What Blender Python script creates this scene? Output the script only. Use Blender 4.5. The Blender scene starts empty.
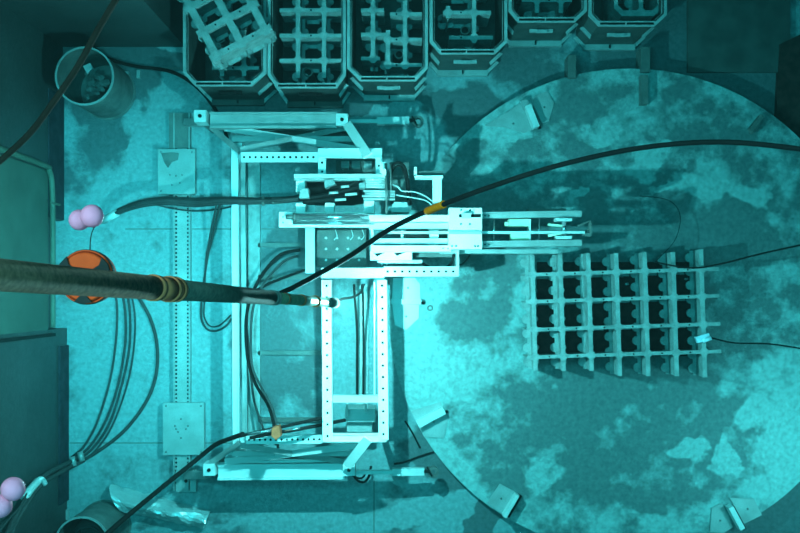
import bpy, bmesh, math, random
from mathutils import Vector, Matrix, noise
random.seed(7)
S = bpy.context.scene
COL = S.collection
H = 10.0; CX, CY = 405.0, 294.0      # camera height, nadir in the frame

# ---------------------------------------------------------------- camera
cd = bpy.data.cameras.new('camera'); cam = bpy.data.objects.new('camera', cd); COL.objects.link(cam)
cam.location = (0, 0, H); cam.rotation_euler = (0, 0, 0)
cd.sensor_width = 36; cd.lens = 45; cd.clip_start = .05; cd.clip_end = 60
cd.shift_x = -5/800; cd.shift_y = 27.5/800
S.camera = cam
# ---------------------------------------------------------------- world and lights
W = bpy.data.worlds.new('world'); S.world = W; W.use_nodes = True
W.node_tree.nodes['Background'].inputs[0].default_value = (.5, .8, .9, 1)
W.node_tree.nodes['Background'].inputs[1].default_value = .008
LIFT = False
def zf(z): return .2+(z-.2)*1.6 if LIFT and .2 < z < 1.3 else z
def P(px, py, z=0.0):
    z = zf(z)
    k = (H - z)/1000
    return Vector(((px-CX)*k, -(py-CY)*k, z))
def light(name, kind, loc, energy, color=(1, 1, 1), size=.1, rot=(0, 0, 0)):
    l = bpy.data.lights.new(name, kind); l.energy = energy; l.color = color
    if kind == 'AREA': l.shape = 'RECTANGLE'; l.size = size[0]; l.size_y = size[1]
    else: l.shadow_soft_size = size
    o = bpy.data.objects.new(name, l); COL.objects.link(o); o.location = loc; o.rotation_euler = rot
    return o
light('surface_fill', 'AREA', (-.6, 0, 10.9), 170, (.45, .98, 1), (6, 5))  # broad overhead fill added to lift the ambient level
light('pole_lamp_light', 'POINT', P(339, 304, 2.8), 235, (.95, 1, .98), .03)
light('orange_lamp_light', 'SPOT', P(86, 277, 6.45), 720, (.8, .97, 1), .06, (0, math.radians(15), 0))
sp = bpy.data.objects['orange_lamp_light'].data; sp.spot_size = math.radians(42); sp.spot_blend = 1
light('housing_fill', 'AREA', (-2.4, .9, 9.0), 32, (1, .97, .93), (.5, .5), (math.radians(-10), math.radians(-32), 0))  # unseen fill added so the orange housing and pole keep their colour
light('disc_rim_fill', 'AREA', (4.0, -1.7, 2.3), 16, (.8, 1, 1), (.5, .5), (0, math.radians(-8), 0))  # unseen fill added to brighten the lower right disc rim
S.view_settings.view_transform = 'Standard'; S.view_settings.look = 'None'
S.view_settings.gamma = 1; S.view_settings.use_curve_mapping = False
S.view_settings.exposure = 2.1
try:
    S.cycles.use_denoising = True; S.cycles.volume_bounces = 0; S.cycles.max_bounces = 6
except Exception: pass

# ---------------------------------------------------------------- materials
def nt(name):
    m = bpy.data.materials.new(name); m.use_nodes = True
    t = m.node_tree; return m, t, t.nodes['Principled BSDF']
def mat(name, c, rough=.5, metal=0.0, var=.15, scale=8, c2=None, bump=.0):
    m, t, b = nt(name)
    tc = t.nodes.new('ShaderNodeTexCoord'); n = t.nodes.new('ShaderNodeTexNoise')
    n.inputs['Scale'].default_value = scale; n.inputs['Detail'].default_value = 6
    t.links.new(tc.outputs['Object'], n.inputs['Vector'])
    r = t.nodes.new('ShaderNodeValToRGB'); r.color_ramp.elements[0].position = .35; r.color_ramp.elements[1].position = .65
    a = c2 or tuple(x*(1-var) for x in c)
    r.color_ramp.elements[0].color = (*a, 1); r.color_ramp.elements[1].color = (*c, 1)
    t.links.new(n.outputs['Fac'], r.inputs[0]); t.links.new(r.outputs[0], b.inputs['Base Color'])
    b.inputs['Roughness'].default_value = rough; b.inputs['Metallic'].default_value = metal
    b.inputs['Specular IOR Level'].default_value = .08 if rough > .45 else .35
    if bump:
        bp = t.nodes.new('ShaderNodeBump'); bp.inputs['Strength'].default_value = bump; bp.inputs['Distance'].default_value = .01
        t.links.new(n.outputs['Fac'], bp.inputs['Height']); t.links.new(bp.outputs[0], b.inputs['Normal'])
    return m
def silt_and_shade(name, clean, dirt_shade, blobs, base, ns=1.4, amp=1.2, seams=(), fine=.36, edge=.07, rough=.55):
    """clean metal with silt lying on it and some shade painted in: base level + located patches + noise, thresholded"""
    m, t, b = nt(name); N = t.nodes.new; L = t.links.new
    tc = N('ShaderNodeTexCoord'); vec = tc.outputs['Object']
    nz = N('ShaderNodeTexNoise'); nz.inputs['Scale'].default_value = 2.2; nz.inputs['Detail'].default_value = 4; L(vec, nz.inputs['Vector'])
    sub = N('ShaderNodeVectorMath'); sub.operation = 'SUBTRACT'; sub.inputs[1].default_value = (.5, .5, .5); L(nz.outputs['Color'], sub.inputs[0])
    ma = N('ShaderNodeVectorMath'); ma.operation = 'MULTIPLY_ADD'; ma.inputs[1].default_value = (.7, .7, 0); L(sub.outputs[0], ma.inputs[0]); L(vec, ma.inputs[2])
    n1 = N('ShaderNodeTexNoise'); n1.inputs['Scale'].default_value = ns; n1.inputs['Detail'].default_value = 9; n1.inputs['Roughness'].default_value = .62; L(vec, n1.inputs['Vector'])
    acc = N('ShaderNodeMath'); acc.operation = 'MULTIPLY_ADD'; acc.inputs[1].default_value = amp; acc.inputs[2].default_value = base - amp*.5; L(n1.outputs['Fac'], acc.inputs[0])
    cur = acc.outputs[0]
    for (px, py, rx, ry, w) in blobs:
        p = P(px, py, 0)
        s = N('ShaderNodeVectorMath'); s.operation = 'SUBTRACT'; s.inputs[1].default_value = (p.x, p.y, 0); L(ma.outputs[0], s.inputs[0])
        k = N('ShaderNodeVectorMath'); k.operation = 'MULTIPLY'; k.inputs[1].default_value = (100/rx, 100/ry, 0); L(s.outputs[0], k.inputs[0])
        ln = N('ShaderNodeVectorMath'); ln.operation = 'LENGTH'; L(k.outputs[0], ln.inputs[0])
        mr = N('ShaderNodeMapRange'); mr.interpolation_type = 'SMOOTHSTEP'
        mr.inputs['From Min'].default_value = 1.25; mr.inputs['From Max'].default_value = .6; mr.inputs['To Min'].default_value = 0; mr.inputs['To Max'].default_value = w
        L(ln.outputs['Value'], mr.inputs['Value'])
        ad = N('ShaderNodeMath'); L(cur, ad.inputs[0]); L(mr.outputs[0], ad.inputs[1]); cur = ad.outputs[0]
    st = N('ShaderNodeMapRange'); st.inputs['From Min'].default_value = .5-edge; st.inputs['From Max'].default_value = .5+edge; L(cur, st.inputs['Value'])
    mx = N('ShaderNodeMix'); mx.data_type = 'RGBA'; L(st.outputs[0], mx.inputs['Factor'])
    mx.inputs[6].default_value = (*clean, 1); mx.inputs[7].default_value = (*dirt_shade, 1)
    n2 = N('ShaderNodeTexNoise'); n2.inputs['Scale'].default_value = 22; n2.inputs['Detail'].default_value = 8; n2.inputs['Roughness'].default_value = .7; L(vec, n2.inputs['Vector'])
    m2 = N('ShaderNodeMapRange'); m2.inputs['From Min'].default_value = .3; m2.inputs['From Max'].default_value = .7
    m2.inputs['To Min'].default_value = 1-fine; m2.inputs['To Max'].default_value = 1.15; L(n2.outputs['Fac'], m2.inputs['Value'])
    out = N('ShaderNodeMix'); out.data_type = 'RGBA'; out.blend_type = 'MULTIPLY'; out.inputs['Factor'].default_value = 1
    L(mx.outputs[2], out.inputs[6]); L(m2.outputs[0], out.inputs[7]); col = out.outputs[2]
    sep = N('ShaderNodeSeparateXYZ'); L(vec, sep.inputs[0])
    for (axis, v, lo, hi) in seams:      # weld seams of the liner plates
        c1 = N('ShaderNodeMath'); c1.operation = 'COMPARE'; c1.inputs[1].default_value = v; c1.inputs[2].default_value = .006; L(sep.outputs[axis], c1.inputs[0])
        c2 = N('ShaderNodeMath'); c2.operation = 'COMPARE'; c2.inputs[1].default_value = (lo+hi)/2; c2.inputs[2].default_value = abs(hi-lo)/2; L(sep.outputs[1-axis], c2.inputs[0])
        mu = N('ShaderNodeMath'); mu.operation = 'MULTIPLY'; L(c1.outputs[0], mu.inputs[0]); L(c2.outputs[0], mu.inputs[1])
        mm = N('ShaderNodeMix'); mm.data_type = 'RGBA'; L(mu.outputs[0], mm.inputs['Factor']); L(col, mm.inputs[6]); mm.inputs[7].default_value = (.12, .13, .12, 1); col = mm.outputs[2]
    L(col, b.inputs['Base Color']); b.inputs['Roughness'].default_value = rough; b.inputs['Metallic'].default_value = .15
    bp = N('ShaderNodeBump'); bp.inputs['Strength'].default_value = .25; bp.inputs['Distance'].default_value = .02
    L(n2.outputs['Fac'], bp.inputs['Height']); L(bp.outputs[0], b.inputs['Normal'])
    return m
def sx(px): return (px-CX)/100
def sy(py): return -(py-CY)/100
M = {}
M['floor'] = silt_and_shade('liner_floor', (.22, .33, .34), (.085, .12, .125),
    [(470, 120, 60, 40, .10), (620, 40, 140, 60, .30), (740, 60, 80, 90, .25), (100, 80, 60, 40, .45), (180, 60, 60, 14, .4),  # patches above the curved tube and beyond the disc rim add painted shade
     (90, 150, 50, 45, .12), (136, 147, 13, 13, -.9), (310, 96, 120, 14, .6), (460, 108, 40, 30, .25), (285, 320, 50, 110, .28), (440, 505, 50, 14, -.25), (330, 520, 110, 10, -.3), (440, 480, 70, 60, .18), (150, 515, 20, 10, .2),  # patch below the bins is painted shade; frame patch tones down lamplight
     (110, 170, 60, 50, .08), (440, 445, 30, 20, .3), (410, 512, 14, 14, -.8), (408, 475, 14, 10, -.8), (780, 510, 60, 60, .5), (485, 525, 14, 22, .5), (252, 92, 44, 26, .5), (185, 105, 34, 34, -.35)],  # lower right corner beyond the disc is darkened as shade
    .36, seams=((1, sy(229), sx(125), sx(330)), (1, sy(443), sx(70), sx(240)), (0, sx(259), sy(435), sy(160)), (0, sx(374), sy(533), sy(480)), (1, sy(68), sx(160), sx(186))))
M['disc'] = silt_and_shade('disc_top', (.29, .43, .42), (.11, .165, .165),
    [(640, 190, 150, 100, .14), (418, 400, 34, 110, -.4), (455, 475, 30, 30, -.35), (440, 300, 40, 50, -.1), (478, 318, 34, 20, .34), (450, 190, 50, 40, .15), (500, 240, 60, 40, .2),
     (560, 115, 40, 20, .25), (505, 128, 30, 12, -.5), (595, 142, 16, 8, -.55), (640, 165, 14, 22, -.5), (655, 150, 10, 8, -.5), (700, 185, 34, 14, -.4), (745, 200, 22, 12, -.4), (575, 198, 12, 6, -.5), (660, 190, 26, 6, -.3),
     (620, 440, 150, 70, .22), (753, 412, 24, 16, -.45), (720, 452, 10, 14, -.5), (690, 455, 14, 10, -.45), (780, 450, 18, 50, -.4), (650, 510, 20, 10, -.35), (740, 480, 20, 14, -.2), (800, 400, 16, 14, -.5),
     (470, 370, 34, 24, -.2), (560, 400, 60, 20, .15), (735, 240, 60, 30, .3), (470, 470, 60, 14, .1), (540, 470, 16, 12, -.3), (640, 330, 110, 60, .25)],
    .48, ns=3.4, amp=1.7, edge=.13, fine=.38)
M['wall'] = silt_and_shade('liner_wall', (.06, .07, .07), (.03, .034, .034), [], .5, ns=1.2, fine=.3, edge=.3)
M['wall_dark'] = mat('dark_band', (.035, .04, .05), .7, var=.4)
M['steel'] = mat('frame_steel', (.36, .38, .37), .42, .25, var=.22, scale=6)
M['bright'] = mat('polished_steel', (.64, .66, .65), .35, .2, var=.08, scale=5)
M['white'] = mat('white_plate', (.93, .93, .9), .45, 0, var=.05)
M['chrome'] = mat('chrome_rod', (.8, .8, .82), .12, .9, var=.05)
M['dull'] = mat('dull_steel', (.17, .18, .17), .5, .2, var=.35, scale=7)
M['bin'] = mat('bin_steel', (.085, .095, .09), .5, .25, var=.35, scale=5)
M['binrim'] = mat('bin_rim_steel', (.42, .45, .44), .4, .25, var=.25, scale=9)
M['lattice'] = mat('lattice_steel', (.36, .40, .39), .5, .15, var=.3, scale=12)
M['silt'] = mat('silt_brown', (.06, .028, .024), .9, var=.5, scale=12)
M['dark'] = mat('dark_steel', (.015, .015, .015), .6, .1, var=.4)
M['rubber'] = mat('black_rubber', (.012, .012, .012), .8, var=.3)
M['hose'] = mat('grey_hose', (.06, .06, .06), .55, var=.3)
M['brown'] = mat('brown_cable', (.035, .016, .012), .85, var=.3)
M['orange'] = mat('orange_paint', (.72, .05, .008), .7, var=.25, scale=9)
M['tape'] = mat('orange_tape', (1, .17, .004), .55, var=.15)
M['pink'] = mat('pink_float', (.95, .22, .36), .6, var=.15)
M['pole'] = mat('pole_cloth', (.30, .17, .11), .75, var=.45, scale=60)
M['pole_dark'] = mat('pole_dark', (.05, .065, .055), .7, var=.4, scale=50)
M['copper'] = mat('brass_collar', (.55, .13, .055), .6, .0, var=.3, scale=20)
M['greenpole'] = mat('greenish_tube', (.12, .17, .11), .4, .1, var=.5, scale=14)
M['yellow'] = mat('yellow_block', (.52, .62, .46), .5, var=.2)
M['foil'] = mat('crumpled_foil', (.6, .62, .62), .3, .45, var=.15, scale=6)
M['panel'] = mat('wall_panel', (.085, .12, .10), .6, .1, var=.25, scale=3)
M['trimgreen'] = mat('panel_tube', (.10, .13, .10), .5, .1, var=.25)
M['rubble'] = mat('rubble', (.2, .21, .2), .8, var=.5, scale=9)
M['glare'] = mat('glare_metal', (.75, .9, 1), .2, .1, var=.2)  # blue-white base colour stands in for reflected glare

# ---------------------------------------------------------------- mesh helpers
class MB:
    def __init__(s): s.bm = bmesh.new(); s.mi = 0
    def face(s, vs):
        try: f = s.bm.faces.new(vs); f.material_index = s.mi; return f
        except ValueError: return None
    def prism(s, pts, z0, z1):
        """polygon in xy extruded from z0 to z1"""
        a = [s.bm.verts.new((p[0], p[1], z0)) for p in pts]; b = [s.bm.verts.new((p[0], p[1], z1)) for p in pts]
        n = len(pts); s.face(a[::-1]); s.face(b)
        for i in range(n): s.face([a[i], a[(i+1) % n], b[(i+1) % n], b[i]])
        return s
    def ring(s, outer, inner, z0, z1):
        n = len(outer)
        ao, bo, ai, bi = [[s.bm.verts.new((p[0], p[1], z)) for p in q] for q, z in ((outer, z0), (outer, z1), (inner, z0), (inner, z1))]
        for i in range(n):
            j = (i+1) % n
            s.face([ao[i], ao[j], bo[j], bo[i]]); s.face([ai[j], ai[i], bi[i], bi[j]])
            s.face([bo[i], bo[j], bi[j], bi[i]]); s.face([ao[j], ao[i], ai[i], ai[j]])
        return s
    def beam(s, a, b, w, h, up=(0, 0, 1)):
        a = Vector(a); b = Vector(b); d = (b-a)
        if d.length < 1e-5: return s
        d.normalize(); up = Vector(up)
        if abs(d.dot(up)) > .98: up = Vector((0, 1, 0))
        x = d.cross(up).normalized(); y = x.cross(d).normalized()
        vs = [[s.bm.verts.new(c + x*w/2*i + y*h/2*j) for i, j in ((-1, -1), (1, -1), (1, 1), (-1, 1))] for c in (a, b)]
        s.face(vs[0][::-1]); s.face(vs[1])
        for i in range(4): s.face([vs[0][i], vs[0][(i+1) % 4], vs[1][(i+1) % 4], vs[1][i]])
        return s
    def cyl(s, a, b, r, r2=None, n=16):
        a = Vector(a); b = Vector(b); r2 = r if r2 is None else r2; d = (b-a).normalized()
        u = d.orthogonal().normalized(); v = d.cross(u)
        A = []; B = []
        for i in range(n):
            t = 2*math.pi*i/n; o = u*math.cos(t)+v*math.sin(t)
            A.append(s.bm.verts.new(a+o*r)); B.append(s.bm.verts.new(b+o*r2))
        s.face(A[::-1]); s.face(B)
        for i in range(n):
            f = s.face([A[i], A[(i+1) % n], B[(i+1) % n], B[i]])
            if f: f.smooth = True
        return s
    def tube(s, pts, r, n=8, sub=6, radii=None):
        pts = [Vector(p) for p in pts]; P_ = []; R_ = []
        m = len(pts); radii = radii or [r]*m
        for i in range(m-1):
            p0 = pts[max(i-1, 0)]; p1 = pts[i]; p2 = pts[i+1]; p3 = pts[min(i+2, m-1)]
            for k in range(sub):
                t = k/sub
                P_.append(.5*((2*p1)+(p2-p0)*t+(2*p0-5*p1+4*p2-p3)*t*t+(3*p1-p0-3*p2+p3)*t**3)); R_.append(radii[i]*(1-t)+radii[i+1]*t)
        P_.append(pts[-1]); R_.append(radii[-1]); prev = None; up = None
        for i, p in enumerate(P_):
            d = (P_[min(i+1, len(P_)-1)]-P_[max(i-1, 0)]).normalized()
            up = d.orthogonal().normalized() if up is None else (up-d*up.dot(d)).normalized()
            v = d.cross(up)
            ringv = [s.bm.verts.new(p+(up*math.cos(2*math.pi*j/n)+v*math.sin(2*math.pi*j/n))*R_[i]) for j in range(n)]
            if prev is None: s.face(ringv[::-1])
            else:
                for j in range(n):
                    f = s.face([prev[j], prev[(j+1) % n], ringv[(j+1) % n], ringv[j]])
                    if f: f.smooth = True
            prev = ringv
        s.face(prev); return s
    def dot(s, p, r=.006, t=.003, n=6):
        mi = s.mi; s.mi = 1; p = Vector(p)
        s.prism([(p.x+r*math.cos(2*math.pi*i/n), p.y+r*math.sin(2*math.pi*i/n)) for i in range(n)], p.z, p.z+t); s.mi = mi; return s
    def ball(s, c, r, squash=(1, 1, 1), rough=0, seed=0, sub=2):
        g = bmesh.ops.create_icosphere(s.bm, subdivisions=sub, radius=1)
        for v in g['verts']:
            k = 1+rough*noise.noise(v.co*1.7+Vector((seed*3.1, seed, 0)))
            v.co = Vector((v.co.x*squash[0], v.co.y*squash[1], v.co.z*squash[2]))*r*k + Vector(c)
        for f in {f for v in g['verts'] for f in v.link_faces}: f.smooth = not rough; f.material_index = s.mi
        return s
def link(name, mb, mats, parent=None):
    if not isinstance(mats, (list, tuple)): mats = [mats]
    bm = mb.bm; me = bpy.data.meshes.new(name)
    bmesh.ops.recalc_face_normals(bm, faces=bm.faces)
    o = bpy.data.objects.new(name, me); COL.objects.link(o)
    if parent is None:
        c = Vector((0, 0, 0)); n = len(bm.verts)
        lo = Vector([min(v.co[i] for v in bm.verts) for i in range(3)]); hi = Vector([max(v.co[i] for v in bm.verts) for i in range(3)])
        if not name.startswith(('floor', 'wall', 'turn')): c = Vector(((lo.x+hi.x)/2, (lo.y+hi.y)/2, lo.z))
        o.location = c
    else:
        root = parent.parent or parent; c = root.location; o.parent = parent
    bmesh.ops.translate(bm, verts=bm.verts, vec=-c)
    bm.to_mesh(me); bm.free()
    for k in mats: me.materials.append(M[k] if isinstance(k, str) else k)
    return o
def tag(o, label, cat, group=None):
    o['label'] = label; o['category'] = cat
    if group: o['group'] = group
    return o
def thing(name, label, cat, loc, group=None):
    o = bpy.data.objects.new(name, None); COL.objects.link(o); o.location = loc; o.empty_display_size = .1
    return tag(o, label, cat, group)
def one(name, mb, mats, label, cat, group=None): return tag(link(name, mb, mats), label, cat, group)
def struct(name, mb, mats): o = link(name, mb, mats); o['kind'] = 'structure'; return o
def box(x0, y0, x1, y1, z0, z1, mb=None):
    """px rectangle taken at its top face height z1"""
    mb = mb or MB(); a = P(x0, y0, z1); b = P(x1, y1, z1)
    return mb.prism([(a.x, a.y), (b.x, a.y), (b.x, b.y), (a.x, b.y)], zf(z0), zf(z1))
def pp(pts, z0, z1, mb=None):
    mb = mb or MB(); return mb.prism([P(x, y, z1)[:2] for x, y in pts], zf(z0), zf(z1))
def PT(*pts): return [P(*p) for p in pts]

# ---------------------------------------------------------------- structure
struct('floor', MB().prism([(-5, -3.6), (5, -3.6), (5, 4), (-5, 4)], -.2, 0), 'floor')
xw = sx(63); xr = sx(53); xl = sx(67)
struct('wall_left', MB().prism([(-5, 4), (-5, -3.6), (xl, -3.6), (xl, sy(328)), (xr, sy(328)), (xr, sy(221)), (xw, sy(221)), (xw, 4)], 0, 9), 'wall')
struct('base_strip_left', MB().prism([(xw, sy(97)), (xw+.012, sy(97)), (xw+.012, sy(220)), (xw, sy(220))], .0, .42), 'wall_dark')  # thin dark strip along the foot of the wall
struct('base_strip_left.001', MB().prism([(xl, sy(345)), (xl+.02, sy(345)), (xl+.02, sy(500)), (xl, sy(500))], .0, .25), 'wall_dark')
struct('wall_back', MB().prism([(xw, sy(47)), (sx(185), sy(47)), (sx(185), 3.9), (5, 3.9), (5, 4.1), (xw, 4.1)], 0, 9), 'wall')
struct('wall_right', MB().prism([(4.9, -3.6), (5.1, -3.6), (5.1, 4), (4.9, 4)], 0, 9), 'wall')
struct('wall_front', MB().prism([(-5, -3.7), (5, -3.7), (5, -3.4), (-5, -3.4)], 0, 9), 'wall')
# water filling the pool, seen through
wm = bpy.data.materials.new('water'); wm.use_nodes = True; t = wm.node_tree; t.nodes.clear()
o_ = t.nodes.new('ShaderNodeOutputMaterial'); va = t.nodes.new('ShaderNodeVolumeAbsorption'); vs = t.nodes.new('ShaderNodeVolumeScatter'); ad = t.nodes.new('ShaderNodeAddShader')
va.inputs['Color'].default_value = (.0, .80, .83, 1); va.inputs['Density'].default_value = .18
vs.inputs['Color'].default_value = (.6, 1, 1, 1); vs.inputs['Density'].default_value = .0012
t.links.new(va.outputs[0], ad.inputs[0]); t.links.new(vs.outputs[0], ad.inputs[1]); t.links.new(ad.outputs[0], o_.inputs['Volume'])
wo = link('pool_water', MB().prism([(-5.5, -4), (5.5, -4), (5.5, 4.5), (-5.5, 4.5)], -.4, 11.3), wm); wo['kind'] = 'structure'

# big round turntable disc
cp = P(630, 310, .17); R = 2.40*.989
m = MB(); n = 128
m.prism([(cp.x+R*math.cos(2*math.pi*i/n), cp.y+R*math.sin(2*math.pi*i/n)) for i in range(n)], 0, .17)
one('turntable_disc', m, 'disc', 'huge round silt-stained steel disc lying on the pool floor', 'disc')

# gate panel on left wall
g = thing('wall_gate', 'greenish panel with a rounded tube border on the left pool wall', 'gate', (xr, 0, .4))
x0 = xw+.03
link('panel_sheet', MB().prism([(x0-.03, sy(334)*.97), (x0, sy(334)*.97), (x0, 1.17), (x0-.03, 1.17)], .5, 3), 'panel', g)
link('border_tube', MB().tube([(x0+.03, 1.2, 3), (x0+.03, 1.2, .8), (x0+.03, 1.16, .56), (x0+.03, 1.02, .48), (x0+.03, .6, .46), (x0+.03, .2, .46), (x0+.03, -.32, .46)], .028), 'trimgreen', g)
link('hinge_bar', MB().beam((x0+.03, sy(334)*.97, .42), (x0+.03, sy(334)*.97, 3), .03, .03), 'dark', g)
link('latch', MB().beam((x0+.06, .86, .35), (x0+.06, .86, .6), .012, .02), 'trimgreen', g)

# ---------------------------------------------------------------- racks (lattices)
def rack_thing(name, label, vx, hy, vr, hr, z1, hgt, rot=0, pivot=None, mt='lattice', w=.04, group=None, pads=True, circ_cols=()):
    """vx, hy: px positions of the bars; vr, hr: their px extents; pads: lobed lower flanges"""
    c = P((vx[0]+vx[-1])/2, (hy[0]+hy[-1])/2, z1-hgt); c.z = z1-hgt
    piv = P(*(pivot or ((vx[0]+vx[-1])/2, (hy[0]+hy[-1])/2)), z1)
    rm = Matrix.Translation((piv.x, piv.y, 0)) @ Matrix.Rotation(math.radians(rot), 4, 'Z') @ Matrix.Translation((-piv.x, -piv.y, 0))
    T = thing(name, label, 'rack', c, group)
    X = [P(v, 0, z1).x for v in vx]; Y = [P(0, v, z1).y for v in hy]
    def ext(r): return r if isinstance(r, list) else None
    for i, x in enumerate(X):
        e = vr[i] if isinstance(vr, list) else vr
        y0, y1 = P(0, e[0], z1).y, P(0, e[1], z1).y
        m = MB(); m.beam((x, y0, z1-.012), (x, y1, z1-.012), w, .024); m.beam((x, (y0), z1-hgt*.5), (x, y1, z1-hgt*.5), .012, hgt-.03)
        L = abs(y1-y0); k = max(2, int(L/.13))
        for side in (-1, 1):
            if not pads: break
            for q in range(k):
                yy = y0+(y1-y0)*(q+.5)/k
                rr = .045 if side < 0 else .03
                m.prism([(x+side*(.012+.03)+rr*math.cos(a*math.pi/5), yy+rr*math.sin(a*math.pi/5)) for a in range(10)], z1-hgt*.7, z1-hgt*.7+.02)
            m.beam((x+side*.02, y0, z1-hgt*.7), (x+side*.02, y1, z1-hgt*.7), .035, .022)
        for yy in Y:
            if min(y0, y1)-.02 < yy < max(y0, y1)+.02:
                m.prism([(x+.042*math.cos((a+.5)*math.pi/4), yy+.042*math.sin((a+.5)*math.pi/4)) for a in range(8)], z1-.03, z1+.002)
        m.bm.transform(rm); link('grid_plate', m, [mt, 'dark'], T)
    for i, y in enumerate(Y):
        e = hr[i] if isinstance(hr, list) else hr
        a, b = P(e[0], 0, z1).x, P(e[1], 0, z1).x
        m = MB(); m.beam((a, y, z1-.014), (b, y, z1-.014), w*.85, .026); m.beam((a, y, z1-hgt*.5), (b, y, z1-hgt*.5), .012, hgt-.03)
        for j in range(len(X)-1):
            m.dot(((X[j]+X[j+1])/2, y, z1-.001), .009)
            if X[j] > a-.01 and X[j+1] < b+.01 and pads:
                xm = (X[j]+X[j+1])/2
                m.beam((xm-.07, y-.02, z1-hgt*.8), (xm+.05, y-.02, z1-hgt*.8), .04, .02)
        m.bm.transform(rm); link('grid_plate', m, [mt, 'dark'], T)
    return T
rk = rack_thing('lattice_rack', 'large egg-crate lattice rack standing on the right side of the round disc', [534, 562, 590, 618, 646.5, 675, 703],
                [272, 299, 327, 354.5], [(252, 368), (252, 369), (252, 370), (253, 376), (253, 377), (254, 378), (252, 380)], (526, 720), .55, .38, rot=1.8)
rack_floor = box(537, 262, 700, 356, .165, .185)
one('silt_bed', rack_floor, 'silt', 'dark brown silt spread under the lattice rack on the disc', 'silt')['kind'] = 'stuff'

# ---------------------------------------------------------------- storage bins
def make_bin(label, l, r, yf, cl, cr, cdep, slot_dark, back=330):
    z = .86
    def poly(off, z_=z):
        A = P(l, yf, z); B = P(r, yf, z); y1 = A.y; bl = P(cl, 0, z).x; br = P(cr, 0, z).x; ch = cdep*.00914
        yb = 3.62; o = off; k = o*.41
        return [(bl+k, y1+o), (br-k, y1+o), (B.x-o, y1+ch+k), (B.x-o, yb-ch-k), (br-k, yb-o), (bl+k, yb-o), (A.x+o, yb-ch-k), (A.x+o, y1+ch+k)]
    A = P(l, yf, z); T = thing('storage_bin', label, 'bin', (P((l+r)/2, 0, z).x, 2.6, 0), 'octagonal steel storage bins along the back')
    link('shell', MB().ring(poly(.03), poly(.042), .03, z).prism(poly(.035), .02, .05), 'bin', T)
    q = MB(); q.ring(poly(0), poly(.045), z-.03, z); link('rim', q, 'binrim', T)
    f0, f1 = P(cl, yf, z), P(cr, yf, z)
    q = MB()
    q.beam((f0.x, f0.y+.038, z+.004), (f1.x, f1.y+.038, z+.004), .012, .006)
    xm = f0.x+(f1.x-f0.x)*.48; q.beam((xm, f0.y, z+.004), (xm, f0.y+.045, z+.004), .01, .008)
    link('rim_bar', q, 'binrim', T)
    q = MB(); q.beam((f0.x+.01, f0.y+.022, z-.001), (f1.x-.01, f1.y+.022, z-.001), .02, .006); link('rim_slot', q, 'dark', T)
    for zz in (.42, .06):
        for s in (0, 1):
            pf = poly(.0); pi = poly(.034); a, b = ((7, 0) if s == 0 else (1, 2))
            q = MB(); q.prism([pf[a], pf[b], pi[b], pi[a]], zz-.03, zz); link('corner_rib', q, 'binrim', T)
    xm = (f0.x+f1.x)/2
    q = MB(); q.beam((xm-.11, f0.y+.012, .5), (xm+.11, f0.y+.012, .5), .03, .03); q.beam((xm-.05, f0.y+.0, .53), (xm+.05, f0.y+.0, .53), .03, .02)
    link('handle', q, 'dark' if slot_dark else 'binrim', T)
    q = MB(); q.beam((f0.x, f0.y+.005, .045), (f1.x, f1.y+.005, .045), .06, .05); link('base_lip', q, 'steel' if not slot_dark else 'bin', T)
    q = MB(); q.beam((xm, f0.y-.01, .08), (xm, f0.y+.02, .08), .012, .06); link('bolt', q, 'dark', T)
    return T
bins = [('octagonal steel bin at left end of the row, under a tilted lattice', 183, 266.5, 86, 195, 252, 13, True),
        ('second bin from the left, holding a neat square lattice, dark slot', 267.5, 346, 88, 277, 337, 13, True),
        ('third bin from the left, holding two broken staggered lattices', 347, 428, 81, 360, 416, 13, False),
        ('fourth bin from the left, set back, with a large-celled broken lattice', 429.5, 507.5, 54, 440, 495, 12, False),
        ('fifth bin from the left, furthest back, mostly beyond the top edge', 508.5, 587, 22, 518, 575, 11, False),
        ('bin at the right end of the row, with a chamfered tray inside', 588.5, 667, 26, 599, 655, 11, False)]
for b in bins: make_bin(*b)
G = 'lattice racks in the bins'
rack_thing('lattice_rack', 'tilted lattice rack lying askew across the leftmost bin', [212.9, 240.6, 268.3], [-40.6, -12.9, 14.8, 42.5], (-44, 48), (206, 275), 1.25, .42, rot=28, pivot=(240.6, 42.5), group=G, w=.065)
rack_thing('lattice_rack', 'small level lattice rack low in leftmost bin, under the tilted one', [222, 244], [44, 68], (-20, 76), (212, 259), .62, .5, group=G)
rack_thing('lattice_rack', 'neat square lattice rack in the second bin from the left', [298, 324], [-16, 10, 35.5, 60.5], (-30, 78), (279.5, 342), .74, .42, group=G)
rack_thing('lattice_rack', 'narrow broken lattice on the left side of the third bin', [373], [10, 34.5, 58.5], (-20, 63), [(361, 384), (361, 386), (361, 380)], .66, .5, group=G)
rack_thing('lattice_rack', 'wider lattice on the right side of the third bin', [388, 405], [14, 39.5, 65], [(30, 66), (-20, 69)], [(390, 422), (385, 422), (386, 422)], .74, .5, group=G)
rack_thing('lattice_rack', 'lattice with a round hole in the fourth bin from the left', [448, 474], [-13, 12.5, 37.5], [(6, 18), (-20, 43)], [(443, 490), (443, 491), (449, 493)], .74, .5, group=G)
rack_thing('lattice_rack', 'lattice with two upright bars in the fifth bin', [537, 561], [-12, 0], (-30, 13), (522, 572), .66, .5, group=G)
rack_thing('lattice_rack', 'single-barred lattice in the rightmost bin', [641], [-12, 12], (-30, 16), (624, 660), .7, .5, group=G)
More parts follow.
